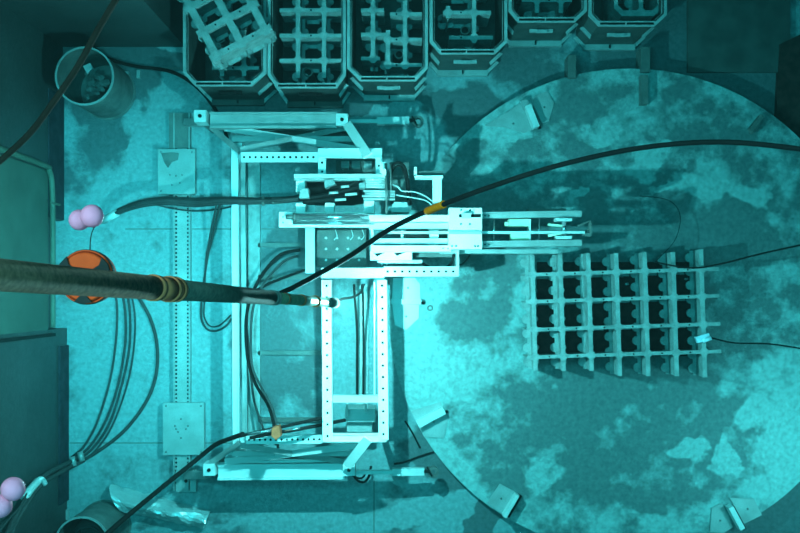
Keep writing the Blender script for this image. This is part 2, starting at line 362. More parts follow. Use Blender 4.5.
def octo(l, r, yf, ch, z):
    A = P(l, yf, z); B = P(r, yf, z); c = ch*(H-z)/1000
    return [(A.x+c, A.y), (B.x-c, A.y), (B.x, A.y+c), (B.x, 3.4), (A.x, 3.4), (A.x, A.y+c)]
one('inner_tray', MB().ring(octo(614, 662, 16, 8, .72), octo(618, 658, 12, 7, .72), .2, .72), 'lattice', 'chamfered steel tray inside the rightmost bin', 'tray')
# round hole rollers standing in cells (dark pipe ends)
for k, (x, y, z, lab) in enumerate([(220, 38, .9, 'left cell of the tilted lattice'), (256, 26, .9, 'right cell of the tilted lattice'), (399, 54, .55, 'lower cell of the third bin'), (465, 30, .6, 'fourth bin from the left'), (298+10, 72, .5, 'second bin from the left')]):
    c = P(x, y, z); m = MB(); nn = 16; r0 = .045
    cs = [(c.x+r0*math.cos(2*math.pi*i/nn), c.y+r0*math.sin(2*math.pi*i/nn)) for i in range(nn)]; ci = [(c.x+(r0-.012)*math.cos(2*math.pi*i/nn), c.y+(r0-.012)*math.sin(2*math.pi*i/nn)) for i in range(nn)]
    m.ring(cs, ci, .06, z); m.mi = 1; m.prism(ci, .06, z-.04)
    one('pipe_stub', m, ['dull', 'dark'], 'dark open pipe stub standing in the ' + lab, 'pipe', 'pipe stubs in the bins')

# ---------------------------------------------------------------- floor rail with base plates
T = thing('floor_rail', 'long perforated steel rail lying on the floor left of the machine', 'rail', P(182, 300, 0))
m = box(173.5, 113, 190.5, 490, 0, .06)
for k in range(92):
    y = 116+k*4.03
    for x in (176.2, 188): m.dot(P(x, y, .0605), .012, .002, 5)
link('rail', m, ['steel', 'dark'], T)
q = MB().beam(P(174.2, 113, .075), P(174.2, 490, .075), .012, .03).beam(P(189.5, 113, .075), P(189.5, 490, .075), .012, .03); link('rail_flange', q, 'steel', T)
m = box(158, 149, 195, 194, .06, .12)
for x, y in ((161, 152), (192, 152), (161, 191), (170, 175), (176, 176), (182, 175), (172, 185), (180, 183)): m.dot(P(x, y, .1205), .007)
b1 = link('base_plate', m, ['steel', 'dark'], T)
link('stain', pp([(161, 153), (172, 152), (179, 153), (178, 160), (172, 162), (168, 168), (164, 162)], .1195, .122), 'dull', b1)
m = box(163, 403, 204, 455, .06, .12)
for x, y in ((166, 406), (201, 406), (166, 452), (201, 452), (181, 419), (181, 438), (176, 429), (186, 429), (175, 426), (178, 432), (188, 426)): m.dot(P(x, y, .1205), .008)
link('base_plate', m, ['steel', 'dark'], T)
link('end_plate', box(169, 113, 190, 148, .055, .085), 'dull', T)
m = box(176, 470, 196, 492, .05, .09); m.dot(P(186, 481, .0905), .018); link('end_plate', m, ['steel', 'dark'], T)

# ---------------------------------------------------------------- machine frame
LIFT = True
F = thing('machine_frame', 'pale steel channel frame of the machine in the middle of the pool floor', 'machine frame', P(300, 300, 0))
def chan(name, p0, p1, w, h, mt='steel', par=None, holes=0, lip=.012, hr=.012, web=None):
    """U channel, open side up, between 3-D points given at its top; holes along the web"""
    a, b = Vector(p0), Vector(p1); m = MB(); d = (b-a).normalized(); s = d.cross(Vector((0, 0, 1))).normalized()
    dz = Vector((0, 0, h/2))
    m.beam(a-Vector((0, 0, h*.5+.012)), b-Vector((0, 0, h*.5+.012)), w, h)
    for k in (-1, 1): m.beam(a+s*k*(w/2-lip/2)-Vector((0, 0, .006)), b+s*k*(w/2-lip/2)-Vector((0, 0, .006)), lip, .014)
    for i in range(holes):
        m.dot(a+(b-a)*(i+.5)/holes-Vector((0, 0, .0125)), hr)
    return link(name, m, [mt, 'dark'], par or F)
# outriggers at floor level
for (yy, lab, xe) in ((120.5, 'top', 413), (471, 'bottom', 428)):
    z = .5 if lab == 'top' else .42
    m = MB(); a, b = P(210, yy, z), P(337 if lab == 'top' else 345, yy, z)
    if lab == 'bottom': a = P(218, yy+1, z)
    w = .15
    m.beam(a-Vector((0, 0, .06)), b-Vector((0, 0, .06)), w, .1)
    for k in (-1, 1): m.beam(a+Vector((0, k*(w/2-.012), 0)), b+Vector((0, k*(w/2-.012), 0)), .024, .05)
    bb = link('box_beam', m, 'steel' if lab == 'top' else 'bright', F)
    ys = yy+(4 if lab == 'bottom' else 2)
    link('stub_arm', MB().beam(P(186, ys, .12), P(208, ys, .3), .07, .06), 'steel', F)
    link('stub_arm', MB().beam(P(340, yy+1, .34), P(xe-34, yy+1, .32), .035, .05).beam(P(xe-36, yy+.8, .32), P(xe-4, yy+.3, .3), .07, .07), 'bright', F)
    e = P(xe+5, yy+1, .28); m = MB()
    m.ring([(e.x+.055*math.cos(i*math.pi/8), e.y+.055*math.sin(i*math.pi/8)) for i in range(16)], [(e.x+.03*math.cos(i*math.pi/8), e.y+.03*math.sin(i*math.pi/8)) for i in range(16)], .28, .36)
    link('lifting_eye', m, 'dull', F)
    link('lifting_eye', MB().beam(P(xe-4, yy, .3), P(xe+2, yy, .3), .025, .08).beam(P(xe-1, yy-4, .31), P(xe+4, yy+5, .31), .015, .05), 'dark', F)
    for xb in (200 if lab == 'top' else 209, 342 if lab == 'top' else 349):
        c = P(xb, yy-4.5 if (lab == 'top' and xb < 300) else yy-1, .56 if lab == 'top' else .48); m = MB(); m.prism([(c.x-.055, c.y-.055), (c.x+.055, c.y-.055), (c.x+.055, c.y+.055), (c.x-.055, c.y+.055)], c.z-.2, c.z)
        link('foot_post', MB().beam((c.x, c.y, 0), (c.x, c.y, c.z-.2), .07, .07), 'dull', F)
        br = link('end_bracket', m, 'bright', F)
        m = MB().cyl(c, (c.x, c.y, c.z+.015), .018, n=8); link('bolt', m, 'dark', br)
# sloping X-braced sides (top and bottom), from the box beam up to the inner frame
def strut(a, b, w, t, mt='steel', name='brace'): return link(name, MB().beam(a, b, w, t), mt, F)
for (yo, yi, s) in ((128, 150, 1), (462, 445, -1)):
    zo, zi = .45, .64
    strut(P(225, yo, zo), P(360, yi, zi), .06, .012, 'bright'); strut(P(345, yo, zo), P(240, yi, zi), .05, .012, 'steel')
    strut(P(232, (yo+yi)/2, .52), P(355, (yo+yi)/2, .52), .05, .02, 'steel')
    strut(P(225, yo, zo), P(355, yo+s*1.5, zo), .02, .02, 'bright')
    q = MB(); q.bm.faces.new([q.bm.verts.new(v) for v in (P(262, yo+s*3, zo-.1), P(335, yo+s*3, zo-.1), P(352, yo+s*9, zo-.04), P(300, yo+s*12, zo), P(246, yo+s*9, zo-.04))])
    r_ = bmesh.ops.extrude_face_region(q.bm, geom=list(q.bm.faces)); bmesh.ops.translate(q.bm, verts=[v for v in r_['geom'] if isinstance(v, bmesh.types.BMVert)], vec=(0, 0, -.012))
    link('gusset', q, 'dull', F)
    q = MB(); q.beam(P(347, yo-s*4, .56), P(368, yi+s*6, .765), .085, .02)
    for k in (.7, .85): pass
    link('knee_plate', q, 'white', F)
    strut(P(212, yo, zo), P(240, yi+s*2, .6), .05, .03, 'steel', 'corner_strut')
# left members
chan('side_beam', P(234.5, 146, .46), P(236, 453, .46), .062, .06, 'bright')
link('flange', box(229, 143, 242, 147, .38, .47), 'bright', F); link('flange', box(229, 450, 244, 455, .38, .47), 'bright', F)
chan('side_beam', P(242.5, 152, .3), P(244.5, 432, .3), .045, .05, 'steel')
link('upright', MB().beam(P(241, 157, 0), P(241, 157, .6), .05, .05), 'steel', F); link('upright', MB().beam(P(243, 440, 0), P(243, 440, .62), .05, .05), 'steel', F)
link('skid', box(248, 160, 260, 432, 0, .05), 'lattice', F)
for y in (245, 277, 353, 420): link('cross_tie', box(258, y-2.2, 324, y+2.2, 0, .05), 'dull', F)
link('skid', box(356, 285, 368, 432, 0, .06), 'steel', F)
# inner perforated frame (top level)
Z = .72
chan('perforated_rail', P(241, 157, Z-.06), P(322, 157, Z-.06), .088, .05, 'bright', holes=14)
chan('perforated_rail', P(246, 440, Z-.06), P(322, 439.5, Z-.06), .075, .05, 'bright', holes=14)
chan('top_rail', P(318, 153, Z), P(382, 153, Z), .085, .05, 'bright')
chan('post_rail', P(322, 158, Z-.02), P(322, 176, Z-.02), .07, .05, 'bright', holes=2)
chan('post_rail', P(379, 157, Z-.02), P(379, 174, Z-.02), .06, .05, 'bright', holes=1)
chan('column_rail', P(326.5, 280, Z), P(327.5, 442, Z), .088, .06, 'white', holes=14, hr=.013)
chan('column_rail', P(382, 280, Z), P(383.5, 440, Z), .088, .06, 'white', holes=14, hr=.013)
chan('cross_rail', P(321, 273, Z+.01), P(384, 273, Z+.01), .09, .05, 'white')
chan('perforated_rail', P(384, 271.5, Z+.01), P(457, 271.5, Z+.01), .09, .05, 'bright', holes=10, hr=.013)
link('end_plate', box(456.5, 245, 459, 276, .5, .75), 'bright', F)
chan('cross_rail', P(331, 399, Z-.02), P(379, 399, Z-.02), .065, .05, 'bright')
chan('cross_rail', P(324, 438, Z-.01), P(386, 438, Z-.01), .075, .05, 'white')
chan('cross_rail', P(310, 205, .5), P(310, 273, .5), .085, .05, 'bright')
for x in (374.5,): link('inner_rod', MB().beam(P(x, 282, .6), P(x, 395, .6), .012, .02), 'bright', F)
for (x, y) in ((325, 284), (382, 284), (327, 436), (383, 436), (380, 156), (322, 156)):
    link('upright', MB().beam(P(x, y, 0), (P(x, y, Z-.06)), .05, .05), 'dull', F)
link('end_block', box(380, 196-34, 386, 173, .6, .74), 'white', F)
# motor block in the lower window of the frame
link('motor_block', box(345, 409, 375, 422, .2, .42).prism([P(347, 422, .36)[:2], P(372, 422, .36)[:2], P(372, 432, .36)[:2], P(347, 432, .36)[:2]], .2, zf(.36)), 'steel', F)
link('motor_block', MB().beam(P(347, 402, .5), P(347, 416, .46), .02, .02).beam(P(366, 402, .5), P(366, 412, .46), .02, .02), 'bright', F)
# window under the arm: perforated plate
m = box(317, 230, 366, 266, .3, .32)
for i in range(4):
    for j in range(3): m.dot(P(326+i*11, 238+j*11, .3205), .012, .003, 8)
link('perforated_plate', m, ['dull', 'bright'], F)
for x in (335, 351, 362): link('tie_hook', MB().tube(PT((x, 229, .4), (x+2, 236, .4), (x-1, 240, .4)), .004), 'bright', F)
# right hand bracket and back panel
link('bracket_arm', box(414, 171, 443, 175.5, .62, .72), 'dull', F)
link('bracket_arm', box(415, 175.5, 443, 178, .66, .75), 'white', F)
link('bracket_arm', box(414, 167, 417, 174, .6, .76), 'white', F)
link('bracket_post', box(433, 178, 441.5, 202, .6, .74), 'white', F)
link('back_panel', box(390, 162, 409, 200, .12, .4), 'dull', F)
link('upright', MB().beam(P(437, 190, 0), P(437, 190, .62), .05, .05), 'dull', F)
link('inner_box', box(336, 160, 376, 172, .05, .2), 'dull', F)
for x in (345, 356, 368): link('inner_box', box(x-4, 161, x+4, 168, .2, .3), 'steel', F)

# ---------------------------------------------------------------- manipulator arm (long white slide)
A = thing('manipulator_arm', 'long white slide arm of the machine reaching over the disc edge', 'machine arm', P(430, 232, .62))
z = .8
link('cylinder_bed', box(279, 212, 374, 227, .66, .73), 'white', A)
m = MB(); 
for (y, r) in ((217, .032), (223, .016)): m.cyl(P(293, y, .76), P(374, y, .76), r, n=20)
link('chrome_cylinder', m, 'chrome', A)
m = MB()
m.cyl(P(286, 217, .76), P(294, 217, .76), .022, n=14).cyl(P(293, 217, .76), P(295.5, 217, .76), .04, n=14); link('cylinder_nut', m, 'dull', A)
m = box(279.5, 213, 287, 226.5, .73, .735)
for y in (217, 222.5): m.dot(P(283, y, .7355), .008)
link('end_cap', m, ['white', 'dark'], A)
def sideplate(y0, y1, x0, x1, holes):
    m = box(x0, y0, x1, y1, .66, z)
    for x in holes: m.dot(P(x, (y0+y1)/2, z+.0005), .007)
    return link('side_plate', m, ['white', 'dark'], A)
sideplate(215, 221.5, 370, 451, (442, 446, 453)); sideplate(245.5, 251.5, 371, 451, (443, 448, 453))
m = box(369, 215, 451, 219, .66, z+.01); link('side_plate', m, 'white', A)
link('guide_rail', box(369, 223, 448, 229, .62, .74), 'bright', A)
link('guide_rail', box(369, 238.5, 448, 244, .62, .74), 'bright', A)
link('centre_rod', box(388, 231.2, 585, 233.6, .74, .79), 'bright', A)
for x in (371, 401, 429.5): link('cross_tie', box(x, 222, x+(9 if x > 420 else 2.5), 246, .6, .70), 'white', A)
for x0, x1, y in ((406, 428, 228.5), (406, 428, 236.5)): link('screw', box(x0, y-1.3, x1, y+1.3, .62, .71), 'dark', A)
m = box(370, 251, 412, 260, .62, .74)
m2 = [(374, 253.5, 385), (394, 253, 406)]
for x0, y0, x1 in m2:
    mi = m.mi; m.mi = 1; m.prism([P(a, b, .742)[:2] for a, b in ((x0, y0), (x1, y0-1), (x0+3, y0+3))], zf(.739), zf(.743)); m.mi = mi
link('foot_plate', m, ['white', 'dark'], A)
link('foot_plate', box(378, 260, 422, 263, .6, .68), 'bright', A)
m = MB()
for x in (382, 387): m.cyl(P(x, 256, .58), P(x, 271, .58), .012)
link('foot_stud', m, 'chrome', A)
# carriage
m = box(449, 208, 482, 249, .66, .84)
for x, y in ((461, 210), (470, 210), (461, 224), (470, 224), (478, 246), (475, 246), (452, 246), (456, 246)): m.dot(P(x, y, .8405), .01, .002, 8)
cg = link('carriage_plate', m, ['white', 'dark'], A)
link('slot', box(459, 214, 481, 217.5, .836, .842), 'dark', cg); link('clamp_block', box(462, 213, 471, 218, .84, .87), 'bright', cg)
link('carriage_bar', box(449, 231, 482, 234, .84, .855), 'steel', cg)
# far rails
for (y0, y1) in ((212, 218.5), (241, 247)):
    a0, a1 = P(482, y0+ (2 if y0 < 230 else 2), z), P(581, y1-2 if y0 < 230 else y1-4, z)
    m = MB(); m.beam(P(482, (y0+y1)/2+.5, z-.05), P(581, (y0+y1)/2-1, z-.05), .052, .08); m.beam(P(482, y0+.8, z-.002), P(581, y0-.6, z-.002), .012, .02)
    for x in (485, 489): m.dot(P(x, (y0+y1)/2+.5, z-.009), .007)
    link('long_rail', m, ['steel', 'dark'], A)
link('long_rail', box(440, 249.5, 558, 253.5, .55, .68), 'steel', A)
link('yellow_block', box(509, 219, 530, 226, .66, .76).prism([P(505, 222, .72)[:2], P(512, 222, .72)[:2], P(512, 226, .72)[:2], P(505, 226, .72)[:2]], zf(.68), zf(.72)), 'yellow', A)
link('yellow_block', box(511, 234, 530, 240.5, .66, .76), 'yellow', A)
link('block_plate', box(529.5, 219, 530.8, 241, .66, .78), 'bright', A)
for x in (494, 539): link('cross_pin', MB().cyl(P(x, 218, .72), P(x, 242, .72), .008, n=8), 'chrome', A)
link('clevis', box(556, 218, 572, 221, .72, .8), 'bright', A); link('clevis', box(556, 236, 572, 239, .72, .8), 'bright', A)
m = MB().cyl(P(564, 221, .76), P(564, 236, .76), .02, n=14); link('clevis_pin', m, 'chrome', A)
link('link_arm', MB().beam(P(548, 224.5, .74), P(562, 226, .76), .02, .02).beam(P(548, 236, .74), P(562, 233, .76), .02, .02), 'yellow', A)
m = MB().beam(P(578, 226, .76), P(590, 221, .76), .015, .03).beam(P(590, 221, .76), P(590, 236, .76), .018, .05).beam(P(583, 234, .76), P(590, 235, .76), .03, .04).beam(P(585, 232, .74), P(592, 226, .76), .015, .03)
link('gripper', m, 'dull', A)
link('upper_bar', box(528, 208.5, 566, 212, .62, .7), 'dull', A)
link('slide_shelf', box(416, 248, 458, 257, .52, .6), 'dull', A)
link('support_leg', MB().beam(P(400, 245, 0.02), P(400, 245, .64), .07, .07), 'dull', A)

# tool rack above the arm: top bar, blocks and tube bundle
B = thing('tool_carrier', 'tool carrier with stacked tubes and white blocks behind the slide arm', 'tool carrier', P(345, 195, .62))
link('top_bar', box(294, 174, 385, 177.5, .68, .75), 'bright', B); link('top_bar', box(294, 178.2, 370, 180.5, .62, .69), 'steel', B)
for (a, b_, c, d) in ((296, 180, 305, 192), (296, 203, 305, 212), (325, 203, 334, 212), (364, 201, 374, 212)):
    link('white_block', box(a, b_, c, d, .55, .66), 'white', B)
m = MB(); cx_ = P(304.5, 193.5, .72)
link('clamp_block', pp([(300, 190), (308, 188), (309, 198), (299, 198)], .62, .74), 'steel', B)
link('clamp_block', pp([(324, 181), (332, 179), (336, 184), (325, 188)], .62, .72), 'steel', B)
m = MB()
for k, y in enumerate((179.5, 182, 184.5, 187, 191, 193.5, 196, 199)):
    x0 = 362+(k % 3)*1.5; m.cyl(P(x0, y, .7), P(395 if k > 3 else 385, y+.3, .7), .0105, n=8)
link('tube_bundle', m, 'bright', B)
link('bundle_clamp', box(359, 183, 365, 188, .66, .75), 'steel', B)
m = MB().cyl(P(386, 163, .78), P(386.5, 214, .78), .010, n=8).cyl(P(390.5, 163, .76), P(391, 190, .76), .008, n=8); link('upright_tube', m, 'dull', B)
link('valve_block', pp([(391, 208), (394, 202), (407, 202), (409, 212), (391, 212)], .6, .7), 'steel', B)
link('valve_cap', box(382, 169, 386, 175, .7, .8), 'white', B)
m = MB()
for (x0, y0, x1, y1, r) in ((299, 199, 360, 186, .02), (303, 202, 358, 192, .022), (330, 188, 363, 179, .014)): m.tube([P(x0, y0, .66), P((x0+x1)/2, (y0+y1)/2+2, .67), P(x1, y1, .68)], r)
link('hydraulic_ram', m, 'dark', B)
m = MB()
for (x, y, l) in ((329, 193, 9), (345, 194.5, 12), (335, 200, 11), (341, 187, 8)): m.cyl(P(x, y, .7), P(x+l, y-.8, .7), .012, n=10)
link('ram_fitting', m, 'bright', B)
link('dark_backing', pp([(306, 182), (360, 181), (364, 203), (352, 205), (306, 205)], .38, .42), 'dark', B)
link('carrier_leg', MB().beam(P(300, 196, 0), P(300, 196, .56), .04, .04).beam(P(370, 206, 0), P(370, 206, .56), .04, .04), 'dull', B)

# ---------------------------------------------------------------- hoses and cables
def cable(label, pts, r, mt='rubber', cat='cable', name='cable', group=None, extra=None):
    return one(name, MB().tube(PT(*pts), r), mt, label, cat, group)
cable('thin pale hose sagging below the thick hose bundle across the rail', [(150, 203, .25), (170, 208, .2), (195, 211, .2), (220, 209, .3), (240, 204, .4)], .008, 'hose')
hb = MB()
for dy, dz, dr in ((0, 0, .024), (3, .02, .022), (5.5, -.0, .018), (1.5, .045, .014)):
    hb.tube(PT((106, 218+dy*.4, .08+dz), (122, 209+dy*.5, .2+dz), (142, 202+dy*.7, .3+dz), (165, 199+dy*.8, .36+dz), (195, 200+dy, .4+dz), (225, 199+dy*.7, .52+dz), (255, 200+dy*.5, .56+dz), (285, 199+dy*.4, .6+dz), (303, 197+dy*.4, .62+dz)), dr)
hT = thing('hose_bundle', 'thick grey-brown hose bundle running from the pink floats to the machine', 'hose bundle', P(200, 205, .1))
link('hoses', hb, 'hose', hT)
link('end_sleeve', MB().cyl(P(103, 221, .1), P(117, 213, .2), .035, n=12), 'bright', hT)
m = MB().cyl(P(262, 201, .58), P(264.5, 201, .58), .045, n=12); link('clamp_ring', m, 'dull', hT)
link('connector', MB().cyl(P(272, 201, .6), P(282, 200.5, .6), .03, n=12), 'dull', hT)
cable('thin dark hose dropping diagonally beside the left frame beam', [(221, 201, .4), (215, 225, .25), (208, 255, .05), (203, 290, .03), (201, 315, .03), (206, 328, .03), (215, 331, .03), (226, 326, .03), (232, 318, .03)], .011, 'hose')
cable('second thin hose looping low beside the left frame beam', [(217, 203, .36), (211, 230, .2), (206, 260, .05), (204.5, 300, .045), (204, 316, .045), (210, 326, .045), (220, 325, .045), (231, 315, .045)], .009, 'hose')
cable('outer black hose arching from frame middle down to lower corner', [(300, 250, .2), (280, 255, .25), (262, 275, .3), (250, 300, .3), (246, 325, .3), (248, 360, .3), (256, 385, .35), (268, 405, .4), (274, 425, .5), (276, 445, .5)], .016)
cable('inner black hose arching beside the outer one in the frame', [(297, 256, .2), (283, 262, .25), (265, 282, .3), (254, 305, .35), (251, 330, .35), (252, 365, .35), (260, 385, .4), (272, 408, .45), (277.5, 430, .5), (278, 450, .5)], .013, 'hose')
cable('short dark hose branching to the middle of the frame', [(305, 270, .2), (288, 276, .25), (268, 284, .3), (254, 292, .3), (244, 300, .3)], .013)
cable('thin hose falling straight along the left inner skid', [(247, 330, .3), (250, 365, .2), (254, 400, .2), (262, 425, .3), (266, 436, .4)], .012, 'hose')
T = thing('hose_coupling', 'pair of dark hoses with silver ends joined by a brown clamp', 'hose coupling', P(280, 432, .74))
link('hoses', MB().tube(PT((240, 436, .74), (262, 431, .76), (290, 425, .78), (322, 418, .8)), .014).tube(PT((250, 438, .74), (275, 433, .76), (300, 429, .78), (345, 420, .6)), .016), 'rubber', T)
link('silver_sleeve', MB().cyl(P(248, 434.5, .762), P(272, 430, .782), .013, n=10).cyl(P(285, 431, .785), P(300, 428, .80), .012, n=10), 'chrome', T)
link('brown_clamp', pp([(272, 428), (279, 426), (281, 436), (276, 440), (271, 436)], .76, .84), 'copper', T)
cable('black cable crossing the floor rail from the lower left to the frame', [(100, 540, .95), (125, 518, .85), (165, 485, .5), (195, 461, .35), (215, 445, .4), (232, 438, .55), (243, 434, .62)], .022)
for k, (lab, pts, r) in enumerate([
    ('dark floor cable, leftmost strand of the fan below the orange lamp', [(112, 285, .05), (117, 305, .03), (116, 340, .03), (110, 380, .03), (98, 420, .03), (85, 445, .03), (72, 457, .03)], .012),
    ('dark floor cable, second strand from left in the fan', [(120, 285, .05), (125, 310, .03), (125, 345, .03), (118, 385, .03), (106, 420, .03), (90, 446, .03), (73, 460, .03)], .013),
    ('dark floor cable, middle strand of the fan', [(126, 285, .05), (130, 315, .03), (129, 350, .03), (121, 388, .03), (109, 424, .03), (92, 449, .03), (74, 462, .03)], .013),
    ('dark floor cable, fourth strand from left in the fan', [(130, 288, .05), (135, 318, .03), (133, 355, .03), (125, 392, .03), (111, 428, .03), (94, 452, .03), (76, 464, .05)], .010),
    ('dark floor cable, rightmost and widest curve of the fan', [(137, 295, .05), (150, 318, .03), (157, 345, .03), (156, 375, .03), (146, 402, .03), (125, 430, .03), (100, 450, .03), (78, 463, .03)], .017)]):
    cable(lab, pts, r, 'hose', group='cables fanned below the orange lamp')
LIFT = False
T = thing('cable_bundle', 'bound bundle of dark cables climbing the wall in the lower left corner', 'cable bundle', P(60, 468, 0))
link('strands', MB().tube(PT((82, 455, .04), (66, 464, .17), (50, 472, .66), (38, 482, .98), (28, 496, 1.24), (16, 515, 1.52), (4, 540, 1.8)), .026).tube(PT((84, 460, .04), (68, 468, .16), (54, 476, .6), (42, 484, .94), (32, 496, 1.2), (20, 515, 1.5), (8, 540, 1.75)), .022).tube(PT((30, 487, 1.2), (20, 506, 1.45), (8, 520, 1.75), (-2, 534, 1.9)), .008), 'hose', T)
link('pale_tie', MB().cyl(P(72, 457, .09), P(74, 466, .09), .03, n=10).cyl(P(80, 452, .09), P(82, 461, .09), .028, n=10), 'steel', T)
link('pale_wrap', MB().tube(PT((24, 499, 1.3), (30, 490, 1.2), (38, 481, 1.0)), .036).tube(PT((36, 482, 1.02), (41, 479, 1.0), (45, 484, .95)), .026), 'bright', T)
# floats
for k, (x, y, z_, r, lab) in enumerate([(92, 216, 6.2, .115*.38, 'larger pink float ball drifting over the end of the hose bundle'), (79.5, 220, 6.1, .105*.39, 'lilac-pink float ball just left of the larger one'),
        (13, 489, 6.2, .12*.38, 'pale pink float ball at the left edge by the cable wrap'), (0, 506, 6.2, .12*.38, 'pale pink float ball cut by the left edge')]):
    one('float_ball', MB().ball(P(x, y, z_), r, sub=3), 'pink', lab, 'float', 'pink foam floats')
cable('thin string hanging from the pink floats to the orange lamp', [(95, 225, 6.15), (91, 236, 6.15), (90, 250, 6.3), (90, 262, 6.4)], .002, 'brown', name='string', cat='string')

# dark tube put where a curved shadow edge crosses the upper left floor
cable('dark tube tracing a shadow edge along the floor from the round can to the bins', [(92, 46, .03), (104, 56, .03), (118, 62, .03), (140, 67, .03), (165, 70, .03), (183, 77, .03), (200, 90, .03), (213, 106, .03), (222, 122, .03), (228, 142, .03)], .018)
# overhead cables
T = thing('overhead_cable', 'thick black cable with an orange band sweeping across the whole view', 'cable', P(540, 170, 3.4))
pts = PT((281, 293, 4.1), (300, 284, 4.05), (345, 259, 4.7), (390, 229, 5.3), (435, 208, 5.8), (490, 187, 6.1), (560, 165, 6.2), (640, 148, 6.2), (720, 142, 6.2), (800, 149, 6.2), (860, 160, 6.2))
link('cable_sheath', MB().tube(pts, 0, radii=[.0027*(H-p.z) for p in pts]), 'rubber', T)
def crs(i, t):
    p0, p1, p2, p3 = pts[i-1:i+3]; return .5*((2*p1)+(p2-p0)*t+(2*p0-5*p1+4*p2-p3)*t*t+(3*p1-p0-3*p2+p3)*t**3)
link('orange_tape', MB().tube([crs(3, .84), crs(3, .92), crs(4, 0), crs(4, .08), crs(4, .17)], .0165, n=12), 'tape', T)
cable('brown cable slanting across the upper left corner', [(125, -15, 5.2), (112, 6, 5.1), (95, 35, 5), (78, 66, 5), (55, 100, 5), (30, 133, 5), (0, 161, 5), (-20, 175, 5)], .0165, 'brown')
cable('thin black wire from the lattice rack to right edge', [(655, 262, .6), (690, 268, .7), (720, 264, .8), (760, 254, .9), (810, 243, 1)], .008, name='wire', cat='wire')
cable('thin black wire ending at the metal fitting on the rack', [(712, 338, .62), (735, 343, .6), (770, 344, .5), (810, 350, .4)], .007, name='wire', cat='wire')
cable('thin black wire lying over the top right of the disc', [(655, 262, .55), (675, 240, .4), (680, 215, .3), (668, 200, .22), (640, 196, .19)], .003, name='wire', cat='wire')
# small hoses of the machine
LIFT = True
for lab, pts, r, mt in [
    ('tall black hose arch beside the stacked tubes of the machine', [(391, 190, .7), (391, 170, .72), (396, 163, .74), (402, 164, .74), (406, 172, .72), (409, 190, .7), (411, 204, .6)], .013, 'rubber'),
    ('shorter black hose arch nested beneath the tall arch', [(391, 186, .66), (392, 172, .68), (397, 166, .7), (402, 168, .7), (406, 180, .66), (408, 200, .6)], .009, 'rubber'),
    ('upper thin pale hose from the tube stack toward the orange band', [(390, 184, .72), (398, 187, .74), (402, 191, .72), (415, 192, .72), (425, 196, .7), (434, 203, .66)], .006, 'bright'),
    ('lower thin pale hose from the tube stack toward the orange band', [(396, 195, .72), (408, 197, .74), (420, 199, .72), (428, 202, .7), (436, 210, .66)], .006, 'bright'),
    ('short black hose hanging from the lower right bracket', [(352, 472, .3), (357, 480, .25), (364, 482, .22), (369, 476, .2), (371, 466, .2)], .012, 'rubber'),
    ('second short black hose beside the lower right bracket', [(346, 470, .3), (355, 477, .28), (362, 478, .26), (367, 471, .25)], .009, 'rubber'),
    ('black hose hanging down inside the bright window of the frame', [(354, 285, .62), (355, 300, .5), (357, 330, .3), (357, 365, .25), (357, 396, .25)], .012, 'rubber'),
    ('black hose hanging down just right of the other in the frame', [(362, 285, .62), (363, 300, .5), (363.5, 335, .3), (363.5, 370, .25), (363, 400, .25)], .011, 'rubber'),
    ('black hose curling from the pole tip to the frame', [(335, 303, 3.15), (342, 299, 2.2), (353, 297, 1.5), (361, 292, .72), (364, 284, .7)], .011, 'rubber'),
    ('dark hose loop tucked beneath the carriage plate', [(420, 262, .62), (432, 268, .62), (445, 268, .62), (452, 262, .62), (454, 253, .62)], .013, 'rubber'),
    ('dark hose curling right of the frame end plate', [(452, 267, .6), (462, 264, .5), (468, 258, .4), (472, 250, .4)], .009, 'hose')]:
    cable(lab, pts, r, mt, name='hose', cat='hose', group='small machine hoses')
cable('dark bent cable on the floor below the frame corner', [(394, 464, .02), (405, 462, .02), (418, 457, .02), (434, 452, .02)], .010)
cable('straight dark rod lying on the floor by the disc edge', [(405, 421, .02), (413, 434, .02), (420, 448, .02)], .009, name='rod', cat='rod')

LIFT = False
# ---------------------------------------------------------------- pole with the lamp at its tip
a = P(0, 275, 7.4); b = P(335, 303, 3.25); d = (b-a)
def pt(px):      # point of the pole's axis seen at that column
    da, db = H-a.z, H-b.z; t = da*px/(da*px+db*(335-px)); return a+d*t
def rp(px, half): return half*(H-pt(px).z)/1000
T = thing('lamp_pole', 'long dark pole reaching in from the left with a lamp at its tip', 'pole', pt(335))
def seg(name, mt, x0, x1, h0, h1, mb=None): return MB().cyl(pt(x0), pt(x1), rp(x0, h0), rp(x1, h1), n=28)
up = a-d*.42
link('upper_tube', MB().cyl(up, pt(155), .042, rp(155, 12), n=28), 'pole', T)
m = MB()
for x0, x1, h0, h1 in ((152, 156, 13.6, 13.2), (156, 168, 12, 12), (168, 170.5, 13.4, 13.2), (170.5, 174, 11.8, 11.8), (174, 176.5, 12.8, 12.6)): m.cyl(pt(x0), pt(x1), rp(x0, h0), rp(x1, h1), n=28)
link('collar', m, 'copper', T)
link('middle_tube', MB().cyl(pt(176), pt(274), rp(176, 10.8), rp(274, 7), n=28), 'pole_dark', T)
link('ring', MB().cyl(pt(271), pt(275), rp(271, 7.8), rp(275, 7.6), n=28), 'dull', T)
link('lower_tube', MB().cyl(pt(275), pt(328), rp(275, 6), rp(328, 4.4), n=24), 'greenpole', T)
for x in (284, 300, 314): link('ring', MB().cyl(pt(x), pt(x+1.6), rp(x, 6), rp(x+1.6, 6), n=20), 'copper', T)
link('lamp_head', MB().cyl(pt(327), pt(335), rp(327, 5.2), rp(335, 5.2), n=20), 'dull', T)
gl, t_, b_ = nt('lamp_glass'); b_.inputs['Emission Color'].default_value = (1, 1, .95, 1); b_.inputs['Emission Strength'].default_value = .6
M['glow'] = gl
